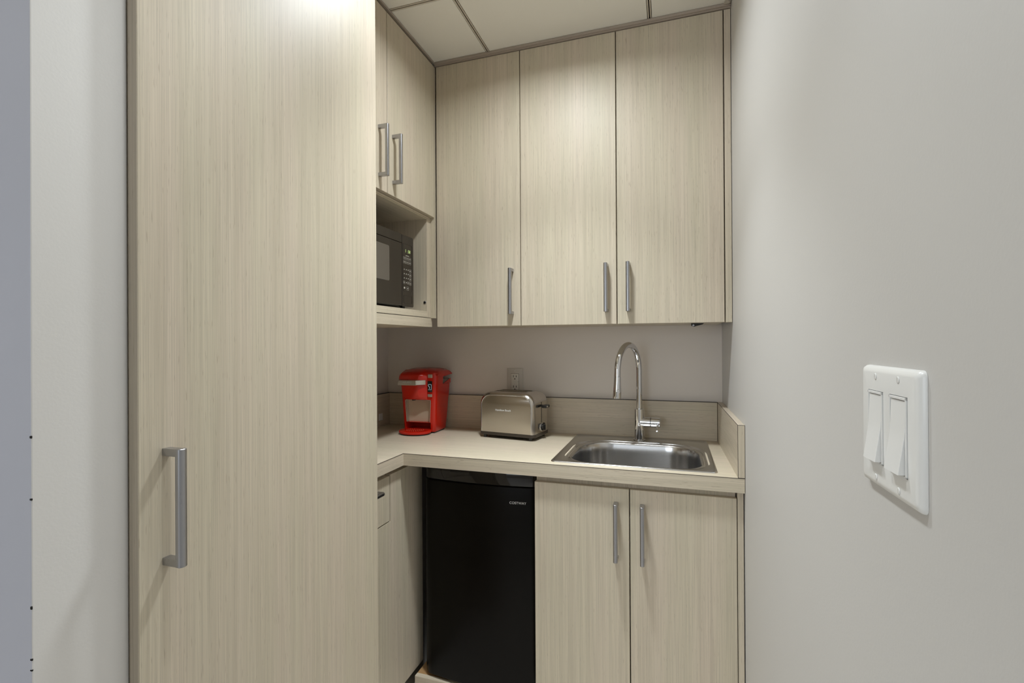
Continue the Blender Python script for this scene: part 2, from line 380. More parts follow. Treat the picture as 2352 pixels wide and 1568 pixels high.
# ================================================================== CABINETS
# tall cabinet on the left
t = thing('tall_cabinet', 'tall pale wood cabinet with one full-height door on the left', 'cabinet', (-1.03, 0.79, 0))
obj('body', B(XL+0.002, XT-0.022, YT0+0.002, YT1-0.002, 0.0, 2.43), LZ, t)
d = obj('door', B(XT-0.018, XT, YT0, YT1, 0.06, 2.428, bev=0.0008, seg=1), LZ, t)
obj('edge_band', B(XT-0.0178, XT-0.0005, YT0-0.0006, YT0+0.0004, 0.0605, 2.4275), laminate('edge_banding', 'z', 0.80, 0.5), d, label='greyer edge banding')  # same laminate in a darker tone along the door's near edge
obj('handle', handle_bm((XT, 0.5335, 1.067), (1, 0, 0), (0, 0, 1)), NICKEL, d, True)

# left wall cabinet with two doors above an open microwave niche
XF_ = XU-0.019                                           # face of the carcass
Y0n, Y1n, ZN0, ZN1 = 1.15, 1.734, 1.434, 1.803
t = thing('wall_cabinet', 'left wall cabinet with two doors above an open microwave niche', 'cabinet', (-1.1, 1.45, 1.373))
bm = bmesh.new()
slabx = (XL+0.002, XF_)
box(bm, XL+0.002, XF_, YT1+0.001, YU+0.02, ZN1, 2.43)                       # closed upper box
box(bm, XL+0.002, XF_, YT1+0.001, Y0n, ZN0-0.024, ZN1)                      # near side of the niche
box(bm, XL+0.002, XF_, Y1n, YU+0.02, ZN0-0.024, ZN1)                        # far side of the niche
box(bm, XL+0.002, XL+0.012, Y0n, Y1n, ZN0-0.024, ZN1)                       # back of the niche
obj('body', bm, LZ, t)
obj('niche_ceiling', B(XL+0.012, XF_-0.0005, Y0n, Y1n, ZN1-0.003, ZN1), LY, t)
obj('shelf', B(XL+0.012, XF_, Y0n, Y1n, ZN0-0.0235, ZN0), LY, t)
bm = bmesh.new(); box(bm, XL+0.002, XF_+0.0005, YT1+0.001, YU-0.001, ZU, ZN0-0.026); obj('bottom_rail', bm, LY, t)
obj('niche_rail', B(XF_+0.0002, XF_+0.004, YT1+0.001, Y1n, ZN1, ZN1+0.006), LY, t)
for (y0, y1, hy) in ((YT1+0.003, 1.4225, 1.375), (1.4255, 1.7625, 1.459)):
    d = obj('door', B(XF_+0.001, XU, y0, y1, 1.811, 2.420, bev=0.0008, seg=1), LZ, t)
    obj('handle', handle_bm((XU, hy, 1.935), (1, 0, 0), (0, 0, 1), 0.168), NICKEL, d, True)
bm = bmesh.new(); cyl(bm, (-0.929, Y1n-0.002, 1.469), (-0.929, Y1n, 1.469), 0.006, 24, 0.0006)
bo = obj('cam_bolt', bm, NICKEL, t, True, 'dark round metal fixing bolt')
bm = bmesh.new(); cyl(bm, (-0.929, Y1n-0.0025, 1.469), (-0.929, Y1n-0.0018, 1.469), 0.0032, 20); obj('bolt_socket', bm, BLACK_PL, bo)

obj('corner_filler', B(XF_, -0.9018, 1.7645, 1.7795, ZN0-0.026, 2.42), LZ, t)
# back wall cabinets: one single door, one pair
t = thing('wall_cabinet', 'single-door wall cabinet in the corner above the toaster', 'cabinet', (-0.72, 1.93, ZU))
bm = bmesh.new(); box(bm, XU+0.004, -0.5445, YU+0.021, YB-0.001, ZU+0.002, 2.43); obj('body', bm, LZ, t)
d = obj('door', B(-0.8965, -0.5447, YU, YU+0.019, ZU, 2.4215, bev=0.0008, seg=1), LZ, t)
obj('handle', handle_bm((-0.5775, YU, 1.503), (0, -1, 0), (0, 0, 1)), NICKEL, d, True)
t = thing('wall_cabinet', 'double-door wall cabinet above the sink beside the right wall', 'cabinet', (-0.17, 1.93, ZU))
obj('body', B(-0.5425, 0.1745, YU+0.021, YB-0.001, ZU+0.002, 2.43), LZ, t)
for (x0, x1, hx) in ((-0.5415, -0.1850, -0.2200), (-0.1815, 0.1715, -0.1430)):
    d = obj('door', B(x0, x1, YU, YU+0.019, ZU, 2.4215, bev=0.0008, seg=1), LZ, t)
    obj('handle', handle_bm((hx, YU, 1.503), (0, -1, 0), (0, 0, 1)), NICKEL, d, True)
obj('filler_strip', B(0.1750, xr(YU)-0.002, YU+0.001, YU+0.05, ZU, 2.4215), LZ, t)

# small torn clip hanging under the right wall cabinet
t = thing('cable_clip', 'small dark bent metal clip under the wall cabinet above the sink', 'clip', (0.095, 1.93, ZU-0.012))
bm = bmesh.new(); extr(bm, [(0.0, 0.0), (0.045, 0.0), (0.040, -0.004), (0.010, -0.0125), (0.002, -0.010)], (0.070, 1.90, ZU+0.0018), (1, 0, 0), (0, 0, 1), (0, 1, 0), 0.012, 0.0008, 1)
obj('plate', bm, BLACK_PL, t)
bm = bmesh.new(); cyl(bm, (0.078, 1.8965, ZU-0.0055), (0.078, 1.9005, ZU-0.0055), 0.0036, 20); obj('screw', bm, NICKEL, t, True)

# lower left base cabinet with a drawer
t = thing('base_cabinet', 'left base cabinet with a small drawer under the counter', 'cabinet', (-1.13, 1.4, 0))
YDR = 1.478
obj('body', B(XL+0.002, XD-0.021, YT1+0.001, 1.70, 0.069, ZTB-0.001), LZ, t)
bm = bmesh.new(); xs, zs = [YT1+0.002, YDR, 1.706], [0.071, 0.690, 0.852]
slab(bm, xs, zs, lambda a, b_: not (a < YDR and b_ > 0.690), 0, 0.019)
for v in bm.verts: v.co = Vector((XD-0.019+v.co.z, v.co.x, v.co.y))
bmesh.ops.recalc_face_normals(bm, faces=bm.faces); obj('front_panel', bm, LZ, t)
d = obj('drawer', B(XD-0.019, XD, YT1+0.020, YDR-0.0035, 0.694, 0.849, bev=0.0008, seg=1), LZ, t)
obj('handle', handle_bm((XD, 1.300, 0.815), (1, 0, 0), (0, 1, 0)), NICKEL, d, True)
obj('toe_kick', B(-1.06, -0.985, YT1+0.001, 1.60, 0.0, 0.067), LZ, t)
obj('toe_kick_end', B(-0.985, -0.962, 1.585, 1.603, 0.0, 0.067), WOODCHIP, t, label='raw chipboard edge')

# sink base cabinet
t = thing('base_cabinet', 'double-door base cabinet under the sink', 'cabinet', (-0.11, 1.8, 0))
YD = 1.552
bm = bmesh.new()
box(bm, -0.4290, -0.4110, YD+0.021, YB-0.002, 0.09, ZTB-0.001); box(bm, 0.160, 0.178, YD+0.021, YB-0.002, 0.09, ZTB-0.001)
box(bm, -0.4110, 0.160, YD+0.021, YB-0.002, 0.09, 0.108); box(bm, -0.4110, 0.160, YD+0.021, YD+0.026, 0.835, ZTB-0.001)
obj('body', bm, LZ, t)
for (x0, x1, hx) in ((-0.4307, -0.1273, -0.1666), (-0.1241, 0.1790, -0.0867)):
    d = obj('door', B(x0, x1, YD, YD+0.019, 0.105, 0.850, bev=0.0008, seg=1), LZ, t)
    obj('handle', handle_bm((hx, YD, 0.7195), (0, -1, 0), (0, 0, 1), 0.178), NICKEL, d, True)
obj('filler_strip', B(0.1812, xr(YD)-0.003, YD+0.002, YD+0.03, 0.0, ZTB-0.001), LZ, t)
obj('toe_kick', B(-0.4290, 0.178, YD+0.07, YD+0.085, 0.0, 0.089), LZ, t)

# low platform the fridge stands on
t = thing('fridge_platform', 'low chipboard platform with pale edging under the black fridge', 'platform', (-0.67, 1.85, 0))
obj('board', B(-0.915, -0.432, 1.634, YB-0.003, 0.0, 0.068), WOODCHIP, t)
obj('edging', B(-0.915, -0.432, 1.614, 1.633, 0.0, 0.070, bev=0.001), LX, t)

# ================================================================== FRIDGE
FX0, FX1, FZ0, FZ1 = -0.881, -0.4365, 0.080, 0.856
t = thing('mini_fridge', 'black under-counter fridge with a curved door and recessed grip', 'fridge', (-0.65, 1.85, 0.070))
obj('body', B(FX0+0.006, FX1-0.004, 1.690, 2.06, 0.074, 0.866, bev=0.004), FRIDGE_M, t)
def front_y(x, bulge=0.020):
    u = (x-FX0)/(FX1-FX0)*2-1; return 1.632 - bulge*(1-u*u) + 0.012*max(0, abs(u)-0.93)/0.07
bm = bmesh.new(); n = 28; pts = [(FX0+(FX1-FX0)*k/n, front_y(FX0+(FX1-FX0)*k/n)) for k in range(n+1)]
poly = pts + [(FX1, 1.688), (FX0, 1.688)]
extr(bm, poly, (0, 0, FZ0), (1, 0, 0), (0, 1, 0), (0, 0, 1), 0.803-FZ0, 0.004, 3)
dr = obj('door', bm, FRIDGE_M, t, True, angle=50)
bm = bmesh.new()
poly2 = [(x, y+0.004) for x, y in pts] + [(FX1, 1.688), (FX0, 1.688)]
extr(bm, poly2, (0, 0, 0.8035), (1, 0, 0), (0, 1, 0), (0, 0, 1), 0.0515, 0.003, 2)
cap = obj('grip_strip', bm, GLOSS_BLACK, dr, True, 'glossy black top strip with recessed grips', angle=50)
def grip(xa, xb):
    g = bmesh.new(); extr(g, [(xa, 0.812), (xb, 0.812), (xb-0.012, 0.840), (xa+0.012, 0.840)], (0, 1.59, 0), (1, 0, 0), (0, 0, 1), (0, 1, 0), 0.07); return g
cut(cap, [grip(FX0+0.02, FX0+0.185), grip(FX1-0.185, FX1-0.014)])
obj('door_gasket', B(FX0+0.004, FX1-0.004, 1.6882, 1.6898, FZ0+0.01, 0.85), DARK_HOLE, dr)
xm = -0.511; ang = 2*0.020*((xm-FX0)/(FX1-FX0)*2-1)/(FX1-FX0)*2
o = obj('logo', text_bm('COSTWAY', 0.0122, (xm, front_y(xm)-0.0006, 0.7485), (1, ang, 0), (0, 0, 1)), INK_WHITE, dr, label='white printed maker name')
for x in (FX0+0.03, FX1-0.03):
    for y in (1.70, 2.03):
        bm = bmesh.new(); cyl(bm, (x, y, 0.0682), (x, y, 0.0745), 0.014, 20); obj('foot', bm, BLACK_PL, t, True)

# ================================================================== WORKTOP
HX0, HX1, HY0, HY1 = -0.352, 0.112, 1.590, 2.045
t = thing('countertop', 'L-shaped pale wood laminate countertop', 'countertop', (-0.55, 1.8, ZTB))
bm = bmesh.new()
slab(bm, [XL+0.002, XC+0.001, HX0, HX1, xr(YC)-0.0015], [YT1+0.001, YC+0.001, HY0, HY1, YB-0.001],
     lambda x, y: not (x > XC and y < YC) and not (HX0 < x < HX1 and HY0 < y < HY1), ZTB, ZT)
for v in bm.verts:
    if v.co.x > 0.19: v.co.x = xr(v.co.y)-0.0015
obj('top', bm, LTOP, t)
obj('edge_band', B(XC+0.0012, xr(YC)-0.0015, YC-0.0008, YC+0.0009, ZTB-0.0005, ZT-0.0012), LX, t)
obj('edge_band', B(XC+0.0004, XC+0.0022, YT1+0.001, YC-0.0009, ZTB-0.0005, ZT-0.0012), LY, t)
bm = bmesh.new(); box(bm, XC+0.0010, xr(YC)-0.0015, YC-0.0010, YC+0.0009, ZT-0.0012, ZT+0.0001); box(bm, XC+0.0004, XC+0.0025, YT1+0.001, YC+0.0009, ZT-0.0012, ZT+0.0001)
obj('edge_seam', bm, SEAM, t, label='thin dark seam line')
# splashes
def seam_box(*a): return B(*a)
s = thing('backsplash', 'long low wood backsplash along the back wall behind the toaster and faucet', 'backsplash', (-0.55, YB, ZT), 0, 'low backsplashes around the counter')
obj('panel', B(XL+0.001, xr(YB)-0.021, YS, YB-0.0005, ZT+0.0003, ZS-0.0008), LX, s)
obj('top_edge', B(XL+0.001, xr(YB)-0.021, YS-0.0002, YB-0.0005, ZS-0.0008, ZS+0.0004), SEAM, s)
s = thing('backsplash', 'short wood backsplash on the left wall with a small white plate', 'backsplash', (XL, 1.6, ZT), 0, 'low backsplashes around the counter')
obj('panel', B(XL+0.0005, XLS, YT1+0.002, YS-0.0005, ZT+0.0003, ZS-0.0008), LY, s)
obj('top_edge', B(XL+0.0005, XLS+0.0002, YT1+0.002, YS-0.0005, ZS-0.0008, ZS+0.0004), SEAM, s)
s = thing('backsplash', 'side backsplash on the right wall beside the sink with its end showing', 'backsplash', (0.19, 1.8, ZT), 0, 'low backsplashes around the counter')
bm = bmesh.new(); th = 0.0195
prism(bm, [(xr(YC)-th, YC), (xr(YC)-0.0005, YC), (xr(YB)-0.0005, YB-0.0008), (xr(YB)-th, YB-0.0008)], ZT+0.0003, ZS)
obj('panel', bm, LY, s)
bm = bmesh.new(); box(bm, xr(YC)-th+0.001, xr(YC)-0.0015, YC-0.0012, YC-0.0001, ZT+0.0015, ZS-0.0012); obj('end_band', bm, LZ, s)
bm = bmesh.new()
x0, x1 = xr(YC)-th, xr(YC)-0.0005
box(bm, x0-0.0003, x0+0.0009, YC-0.0011, YC, ZT+0.0003, ZS); box(bm, x1-0.0010, x1, YC-0.0011, YC, ZT+0.0003, ZS)
box(bm, x0, x1, YC-0.0011, YC, ZS-0.0011, ZS+0.0001); box(bm, x0, x1, YC-0.0011, YC, ZT+0.0003, ZT+0.0014)
prism(bm, [(xr(YC)-th-0.0002, YC), (xr(YC)-th+0.0008, YC), (xr(YB)-th+0.0008, YB-0.001), (xr(YB)-th-0.0002, YB-0.001)], ZS-0.0010, ZS+0.0002)
obj('edge_seam', bm, SEAM, s, label='thin dark seam line')
o = obj('wall_plate', B(XLS+0.0002, XLS+0.0035, 1.982, 2.013, 0.944, 0.976, bev=0.001), WHITE_PL); tag(o, 'tiny pale square plate on the left backsplash', 'plate')

# ================================================================== SINK
t = thing('sink', 'stainless steel drop-in sink with a rounded bowl', 'sink', (-0.12, 1.82, ZT))
SX0, SX1, SY0, SY1 = -0.3830, 0.1320, 1.5720, 2.0655
bm = bmesh.new()
def ring(x0, x1, y0, y1, r, z, n=12): return [Vector((x, y, z)) for x, y in rrect(x0, x1, y0, y1, r, n)]
bx0, bx1, by0, by1 = -0.330, 0.090, 1.600, 1.948
rr = (0.085, 0.115, 0.115, 0.085)
def off(d, z, df=None, rad=None):
    df = d if df is None else df
    return ring(bx0-d, bx1+d, by0-df, by1+d, tuple(max(0.02, r+d) for r in rr), z)
rings = [ring(SX0, SX1, SY0, SY1, 0.016, ZT+0.0003), ring(SX0+0.0006, SX1-0.0006, SY0+0.0006, SY1-0.0006, 0.016, ZT+0.0022), ring(SX0+0.003, SX1-0.003, SY0+0.003, SY1-0.003, 0.014, ZT+0.0032),
         off(0.030, ZT+0.0030, 0.016), off(0.0285, ZT+0.0026, 0.0155), off(0.026, ZT-0.0010, 0.0145), off(0.022, ZT-0.0046, 0.013), off(0.014, ZT-0.0050, 0.010), off(0.0115, ZT-0.0030, 0.008), off(0.009, ZT-0.0006, 0.006), off(0.005, ZT-0.0008, 0.0035), off(0.0015, ZT-0.0036, 0.001),
         off(0.0, ZT-0.008), off(-0.002, ZT-0.04), off(-0.005, ZT-0.140), off(-0.010, ZT-0.160), off(-0.026, ZT-0.174), off(-0.045, ZT-0.180)]
zc = ZT-0.184; cx, cy = (bx0+bx1)/2, (by0+by1)/2
last = rings[-1]
for f in (0.7, 0.4, 0.18): rings.append([Vector((cx+(p.x-cx)*f, cy+(p.y-cy)*f, ZT-0.180-0.004*(1-f))) for p in last])
loft(bm, rings, False, True)
obj('basin', bm, STEEL, t, True, angle=60)
bm = bmesh.new()
cyl(bm, (cx, cy, zc+0.0005), (cx, cy, zc+0.003), 0.042, 40, 0.001); cyl(bm, (cx, cy, zc+0.003), (cx, cy, zc+0.006), 0.012, 24, 0.001)
obj('drain', bm, CHROME, t, True)
# splashes of water left in the bowl
bm = bmesh.new()
for k in range(16):
    a = random.uniform(0, 1); z = ZT - random.uniform(0.03, 0.12); x = bx0+0.10+a*0.24
    bmesh.ops.create_icosphere(bm, subdivisions=1, radius=random.uniform(0.0009, 0.0018), matrix=Matrix.Translation((x, by1-0.0085+0.001, z)))
obj('water_drops', bm, CHROME, t, True)['kind'] = 'stuff'

# ================================================================== FAUCET
fx, fy = -0.122, 2.006; zb = ZT+0.0033
t = thing('faucet', 'tall chrome gooseneck faucet behind the sink', 'faucet', (fx, fy, zb))
bm = bmesh.new(); cyl(bm, (fx, fy, zb), (fx, fy, zb+0.005), 0.0240, 48, 0.0015); obj('base_flange', bm, CHROME, t, True)
bm = bmesh.new(); cyl(bm, (fx, fy, zb+0.0045), (fx, fy, 1.042), 0.0197, 48, 0.001); body = obj('body', bm, CHROME, t, True)
az = math.radians(19); dx, dy = -math.sin(az), -math.cos(az); Rr = 0.100; zc_ = 1.1965
path = [(fx, fy, 1.040), (fx, fy, 1.08), (fx, fy, 1.14)]
for k in range(0, 41):
    a = PI*k/40; path.append((fx+dx*Rr*(1-math.cos(a)), fy+dy*Rr*(1-math.cos(a)), zc_+(Rr)*math.sin(a)))
ex, ey = fx+dx*2*Rr, fy+dy*2*Rr; path.append((ex+dx*0.001, ey+dy*0.001, 1.181))
bm = bmesh.new(); tube(bm, path, 0.0116, 32); obj('spout', bm, CHROME, t, True)
e0 = Vector((ex, ey, 1.1805)); e1 = Vector((ex+dx*0.006, ey+dy*0.006, 1.1015)); dd = (e1-e0)
bm = bmesh.new(); tube(bm, [e0, e0+dd*0.006, e0+dd*0.35, e0+dd*0.47, e0+dd*0.4701, e0+dd*0.485, e0+dd*0.4851, e0+dd*0.97, e1], [0.0114, 0.0122, 0.0129, 0.0135, 0.0126, 0.0126, 0.0138, 0.0147, 0.0139], 36)
sh = obj('spray_head', bm, CHROME, t, True)
vdir = Vector((0.30, -0.95, 0)).normalized(); c0 = e0+dd*0.62
bm = bmesh.new(); cyl(bm, c0+vdir*0.010, c0+vdir*0.0146, 0.0055, 24, 0.0012); obj('spray_button', bm, CHROME, sh, True)
zh = 0.990
bm = bmesh.new(); cyl(bm, (fx+0.004, fy, zh), (fx+0.0435, fy-0.002, zh), 0.0201, 48, 0.0006); obj('valve', bm, CHROME, t, True)
bm = bmesh.new(); cyl(bm, (fx+0.0447, fy-0.002, zh), (fx+0.080, fy-0.004, zh), 0.0201, 48, 0.0015); hd = obj('handle', bm, CHROME, t, True)
bm = bmesh.new(); cyl(bm, (fx+0.043, fy-0.002, zh), (fx+0.0452, fy-0.002, zh), 0.0178, 40); obj('valve_gap', bm, DARK_HOLE, t)
bm = bmesh.new(); cyl(bm, (fx+0.071, fy-0.012, zh-0.006), (fx+0.069, fy-0.075, zh-0.022), 0.0042, 24, 0.001); obj('lever', bm, CHROME, hd, True)

# ================================================================== TOASTER  (own axes: x along its front, y to the back)
t = thing('toaster', 'brushed steel two-slice toaster', 'toaster', (-0.6310, 1.958, ZT), math.radians(-8.9), world=False)
TW, TD, TZ0, TZ1 = 0.1255, 0.078, 0.026, 0.190
def tprof(inset=0.0, r=0.048, n=10):
    x = TW-inset; zt = TZ1-inset; r = r-inset*0.5; p = [(-x, TZ0), (x, TZ0)]
    for k in range(n+1): a = PI/2*k/n; p.append((x-r+r*math.cos(a), zt-r+r*math.sin(a)))
    for k in range(n+1): a = PI/2+PI/2*k/n; p.append((-x+r+r*math.cos(a), zt-r+r*math.sin(a)))
    return p
bm = bmesh.new()
ysteps = [(-TD, 0.0125), (-TD+0.0008, 0.0112), (-TD+0.006, 0.0052), (-TD+0.014, 0.0012), (-TD+0.022, 0.0), (TD-0.022, 0.0), (TD-0.014, 0.0012), (TD-0.006, 0.0052), (TD, 0.0125)]
loft(bm, [[Vector((x, y, z)) for x, z in tprof(i)] for y, i in ysteps])
sh = obj('shell', bm, STEELZ, t, True, angle=28)
cut(sh, [B(-0.072, 0.075, y-0.0115, y+0.0115, 0.08, 0.25) for y in (-0.024, 0.024)])
bm = bmesh.new()
for y in (-0.024, 0.024): box(bm, -0.0715, 0.0745, y-0.011, y+0.011, 0.0805, 0.083)
obj('slot_liner', bm, DARK_HOLE, t)
bm = bmesh.new()
for y in (-0.024, 0.024):
    for s in (-1, 1):
        box(bm, -0.074, 0.077, y+s*0.0125-0.0012, y+s*0.0125+0.0012, 0.1895, 0.1915, bev=0.0005, seg=1)
    for x in (-0.0735, 0.0765): box(bm, x-0.0012, x+0.0012, y-0.0125, y+0.0125, 0.1895, 0.1915, bev=0.0005, seg=1)
obj('slot_rim', bm, CHROME, t, True)
bm = bmesh.new()      # bright bead round the front panel
fr = tprof(0.0122); bead = [Vector((x, -TD-0.0002, z)) for x, z in fr[1:]] + [Vector((fr[0][0], -TD-0.0002, fr[0][1]))]
tube(bm, bead, 0.0011, 8); obj('front_bead', bm, CHROME, t, True)
bm = bmesh.new(); extr(bm, rrect(-TW-0.001, TW+0.002, -TD+0.001, TD-0.001, 0.018), (0, 0, 0.0125), (1, 0, 0), (0, 1, 0), (0, 0, 1), 0.0135, 0.001, 1)
obj('base', bm, DARK_BASE, t, True)
for x in (-0.104, 0.104):
    for y in (-0.062, 0.062):
        bm = bmesh.new(); cyl(bm, (x, y, 0.0), (x, y, 0.013), 0.0078, 20, 0.001); obj('foot', bm, BLACK_PL, t, True)
obj('logo', text_bm('Hamilton Beach', 0.0112, (-0.012, -TD-0.0004, 0.1175), (1, 0, 0), (0, 0, 1)), INK_WHITE, t, label='small white maker name')
obj('lever_slot', B(TW-0.001, TW+0.0005, -0.0022, 0.0022, 0.066, 0.150), BLACK_PL, t)
bm = bmesh.new(); box(bm, TW+0.0002, TW+0.010, -0.0035, 0.0035, 0.131, 0.139)
extr(bm, rrect(TW+0.008, TW+0.030, -0.021, 0.021, 0.006, 5), (0, 0, 0.128), (1, 0, 0), (0, 1, 0), (0, 0, 1), 0.0115, 0.003, 2)
lv = obj('lever', bm, BLACK_PL, t, True)
obj('lever_badge', B(TW+0.0255, TW+0.0306, -0.016, -0.002, 0.1305, 0.137, bev=0.001), SILVER_PL, lv)
bm = bmesh.new(); cyl(bm, (TW, -0.002, 0.048), (TW+0.014, -0.002, 0.048), 0.0135, 32, 0.002); kn = obj('knob', bm, BLACK_PL, t, True)
bm = bmesh.new(); cyl(bm, (TW+0.0002, -0.002, 0.048), (TW+0.0035, -0.002, 0.048), 0.0162, 32, 0.001); obj('knob_ring', bm, CHROME, kn, True)
obj('knob_grip', B(TW+0.013, TW+0.019, -0.005, 0.001, 0.037, 0.059, bev=0.0015), BLACK_PL, kn)
bm = bmesh.new(); cyl(bm, (TW, 0.026, 0.056), (TW+0.004, 0.026, 0.056), 0.0058, 24, 0.001); obj('button', bm, BLACK_PL, t, True)
bm = bmesh.new(); cyl(bm, (0.1205, -0.0705, 0.045), (0.1225, -0.0725, 0.045), 0.0016, 12); obj('screw', bm, CHROME, t, True)

# ================================================================== COFFEE MAKER (x along its front, y to the back)
t = thing('coffee_maker', 'glossy red single-serve coffee maker', 'coffee maker', (-1.058, 1.950, ZT), math.radians(2), world=False)
def kring(hw, y0, y1, r, z, n=8, dx_=0.0): return [Vector((x+dx_, y, z)) for x, y in rrect(-hw, hw, y0, y1, r, n)]
bm = bmesh.new()
R4 = lambda f, b_: (f, b_, b_, f)
loft(bm, [kring(0.0745, -0.036, 0.090, R4(0.014, 0.020), 0.006), kring(0.0765, -0.038, 0.094, R4(0.015, 0.022), 0.010), kring(0.079, -0.040, 0.102, R4(0.016, 0.024), 0.05), kring(0.0825, -0.043, 0.110, R4(0.018, 0.024), 0.12), kring(0.0865, -0.046, 0.116, R4(0.018, 0.022), 0.19), kring(0.0875, -0.047, 0.117, R4(0.018, 0.022), 0.210)])
kb = obj('body', bm, RED, t, True, angle=40)
def tap(x0a, x1a, x0b, x1b, za, zb_, y0, y1):
    c = bmesh.new(); pts = [(x0a, za), (x1a, za), (x1b, zb_), (x0b, zb_)]
    extr(c, pts, (0, y0, 0), (1, 0, 0), (0, 0, 1), (0, 1, 0), y1-y0); return c
cut(kb, [tap(-0.058, 0.053, -0.064, 0.061, 0.047, 0.146, -0.08, -0.018), tap(-0.064, 0.057, -0.064, 0.057, 0.0165, 0.0465, -0.08, 0.03)])
obj('back_panel', tap(-0.0578, 0.0528, -0.0638, 0.0608, 0.0474, 0.1458, -0.0195, -0.0172), PANEL_PL, t, label='pale metallic panel behind the cup space')
bm = bmesh.new()
tube(bm, [(-0.0575, -0.0405, 0.048), (-0.0605, -0.042, 0.10), (-0.0632, -0.0435, 0.1405), (-0.0600, -0.0438, 0.1450), (0.0555, -0.0438, 0.1450), (0.0600, -0.0435, 0.1405), (0.0560, -0.041, 0.09), (0.0525, -0.0398, 0.048)], 0.0012, 8)
obj('opening_rim', bm, SILVER_PL, kb, True)
bm = bmesh.new(); extr(bm, [(-0.056, -0.0398), (-0.052, -0.0398), (-0.056, -0.0190), (-0.0575, -0.0190)], (0, 0, 0.048), (1, 0, 0), (0, 1, 0), (0, 0, 1), 0.096)
for v in bm.verts: v.co.x -= 0.0055*(v.co.z-0.048)/0.096
obj('side_liner', bm, SILVER_PL, kb)
# upper shell: front column block, then the arched roof over the tank
bm = bmesh.new()
loft(bm, [kring(0.0878, -0.0472, 0.026, R4(0.018, 0.004), 0.2102), kring(0.0885, -0.0475, 0.028, R4(0.018, 0.004), 0.240), kring(0.0872, -0.0455, 0.036, R4(0.018, 0.004), 0.254), kring(0.084, -0.041, 0.044, R4(0.016, 0.004), 0.264)])
obj('upper_body', bm, RED, t, True, angle=40)
prof = [(-0.044, 0.2585), (-0.036, 0.267), (-0.01, 0.2765), (0.03, 0.2825), (0.07, 0.2830), (0.100, 0.2790), (0.120, 0.2715), (0.130, 0.2620), (0.129, 0.2595), (0.108, 0.2560), (0.072, 0.2500), (0.040, 0.2450), (0.0, 0.2450)]
def lr(x, s, fy=1.0, fb=1.0): return [Vector((x, (y*fb if y > 0 else y*fy), 0.2450+(z-0.2450)*s)) for y, z in prof]
bm = bmesh.new()
loft(bm, [lr(-0.0905, 0.35, 0.75, 0.94), lr(-0.088, 0.62, 0.85, 0.97), lr(-0.078, 0.86, 0.95), lr(-0.058, 0.97), lr(0.0, 1.0), lr(0.050, 0.97), lr(0.070, 0.88, 0.97), lr(0.084, 0.68, 0.92, 0.99), lr(0.0895, 0.42, 0.85, 0.97)])
lid = obj('roof', bm, RED, t, True, angle=32)
# hood above the lift handle
prof = [(-0.072, 0.232), (-0.0735, 0.240), (-0.0705, 0.2535), (-0.0650, 0.2600), (-0.045, 0.2690), (-0.015, 0.2775), (-0.005, 0.2700), (-0.005, 0.232)]
def hr(x, s, dy): return [Vector((x, y+(dy if y < -0.02 else 0), 0.232+(z-0.232)*s)) for y, z in prof]
bm = bmesh.new()
loft(bm, [hr(-0.0865, 0.55, 0.020), hr(-0.083, 0.86, 0.010), hr(-0.074, 0.97, 0.003), hr(-0.03, 1.02, -0.001), hr(0.010, 1.0, 0.0), hr(0.018, 0.985, 0.003), hr(0.042, 0.93, 0.021), hr(0.0445, 0.88, 0.0235)])
hood = obj('hood', bm, RED, t, True, angle=28)
# brew head: facetted block bulging out of the front under the handle
bm = bmesh.new()
def head(l, rr_, f, z): return [Vector(p+(z,)) for p in ((l, -0.030), (l, -0.050), (l+0.008, -0.050-(f-0.050)*0.75), (l+0.022, -f), (rr_-0.006, -f-0.001), (rr_+0.002, -f+0.002), (0.0435, -0.0465), (0.0435, -0.030))]
loft(bm, [head(-0.056, 0.022, 0.054, 0.1472), head(-0.064, 0.016, 0.060, 0.152), head(-0.071, 0.013, 0.066, 0.165), head(-0.076, 0.012, 0.0705, 0.190), head(-0.078, 0.012, 0.072, 0.2125), head(-0.078, 0.012, 0.071, 0.2315)])
hd = obj('brew_head', bm, RED, t, True, angle=22)
bm = bmesh.new(); cyl(bm, (-0.020, -0.046, 0.1425), (-0.020, -0.046, 0.149), 0.0080, 20, 0.001); obj('nozzle', bm, BLACK_PL, hd, True)
# silver lift handle with the maker's name
bm = bmesh.new()
prof = [(-0.0925, 0.2125), (-0.0925, 0.2165), (-0.0830, 0.2325), (-0.0735, 0.2350), (-0.0720, 0.2135)]
extr(bm, prof, (-0.074, 0, 0), (0, 1, 0), (0, 0, 1), (1, 0, 0), 0.088, 0.0012, 2)
extr(bm, [(0.012, -0.0915), (0.012, -0.072), (0.040, -0.0525), (0.042, -0.0585), (0.020, -0.0865)], (0, 0, 0.2135), (1, 0, 0), (0, 1, 0), (0, 0, 1), 0.020, 0.001, 1)
hn = obj('lift_handle', bm, SILVER_PL, t, True)
up = Vector((0, 0.0078, 0.016)).normalized()
obj('logo', text_bm('KEURIG', 0.0120, Vector((-0.030, -0.0880, 0.2243)) + Vector((0, -0.016, 0.0078)).normalized()*0.0008, (1, 0, 0), up), INK_WHITE, hn, label='pale maker name')
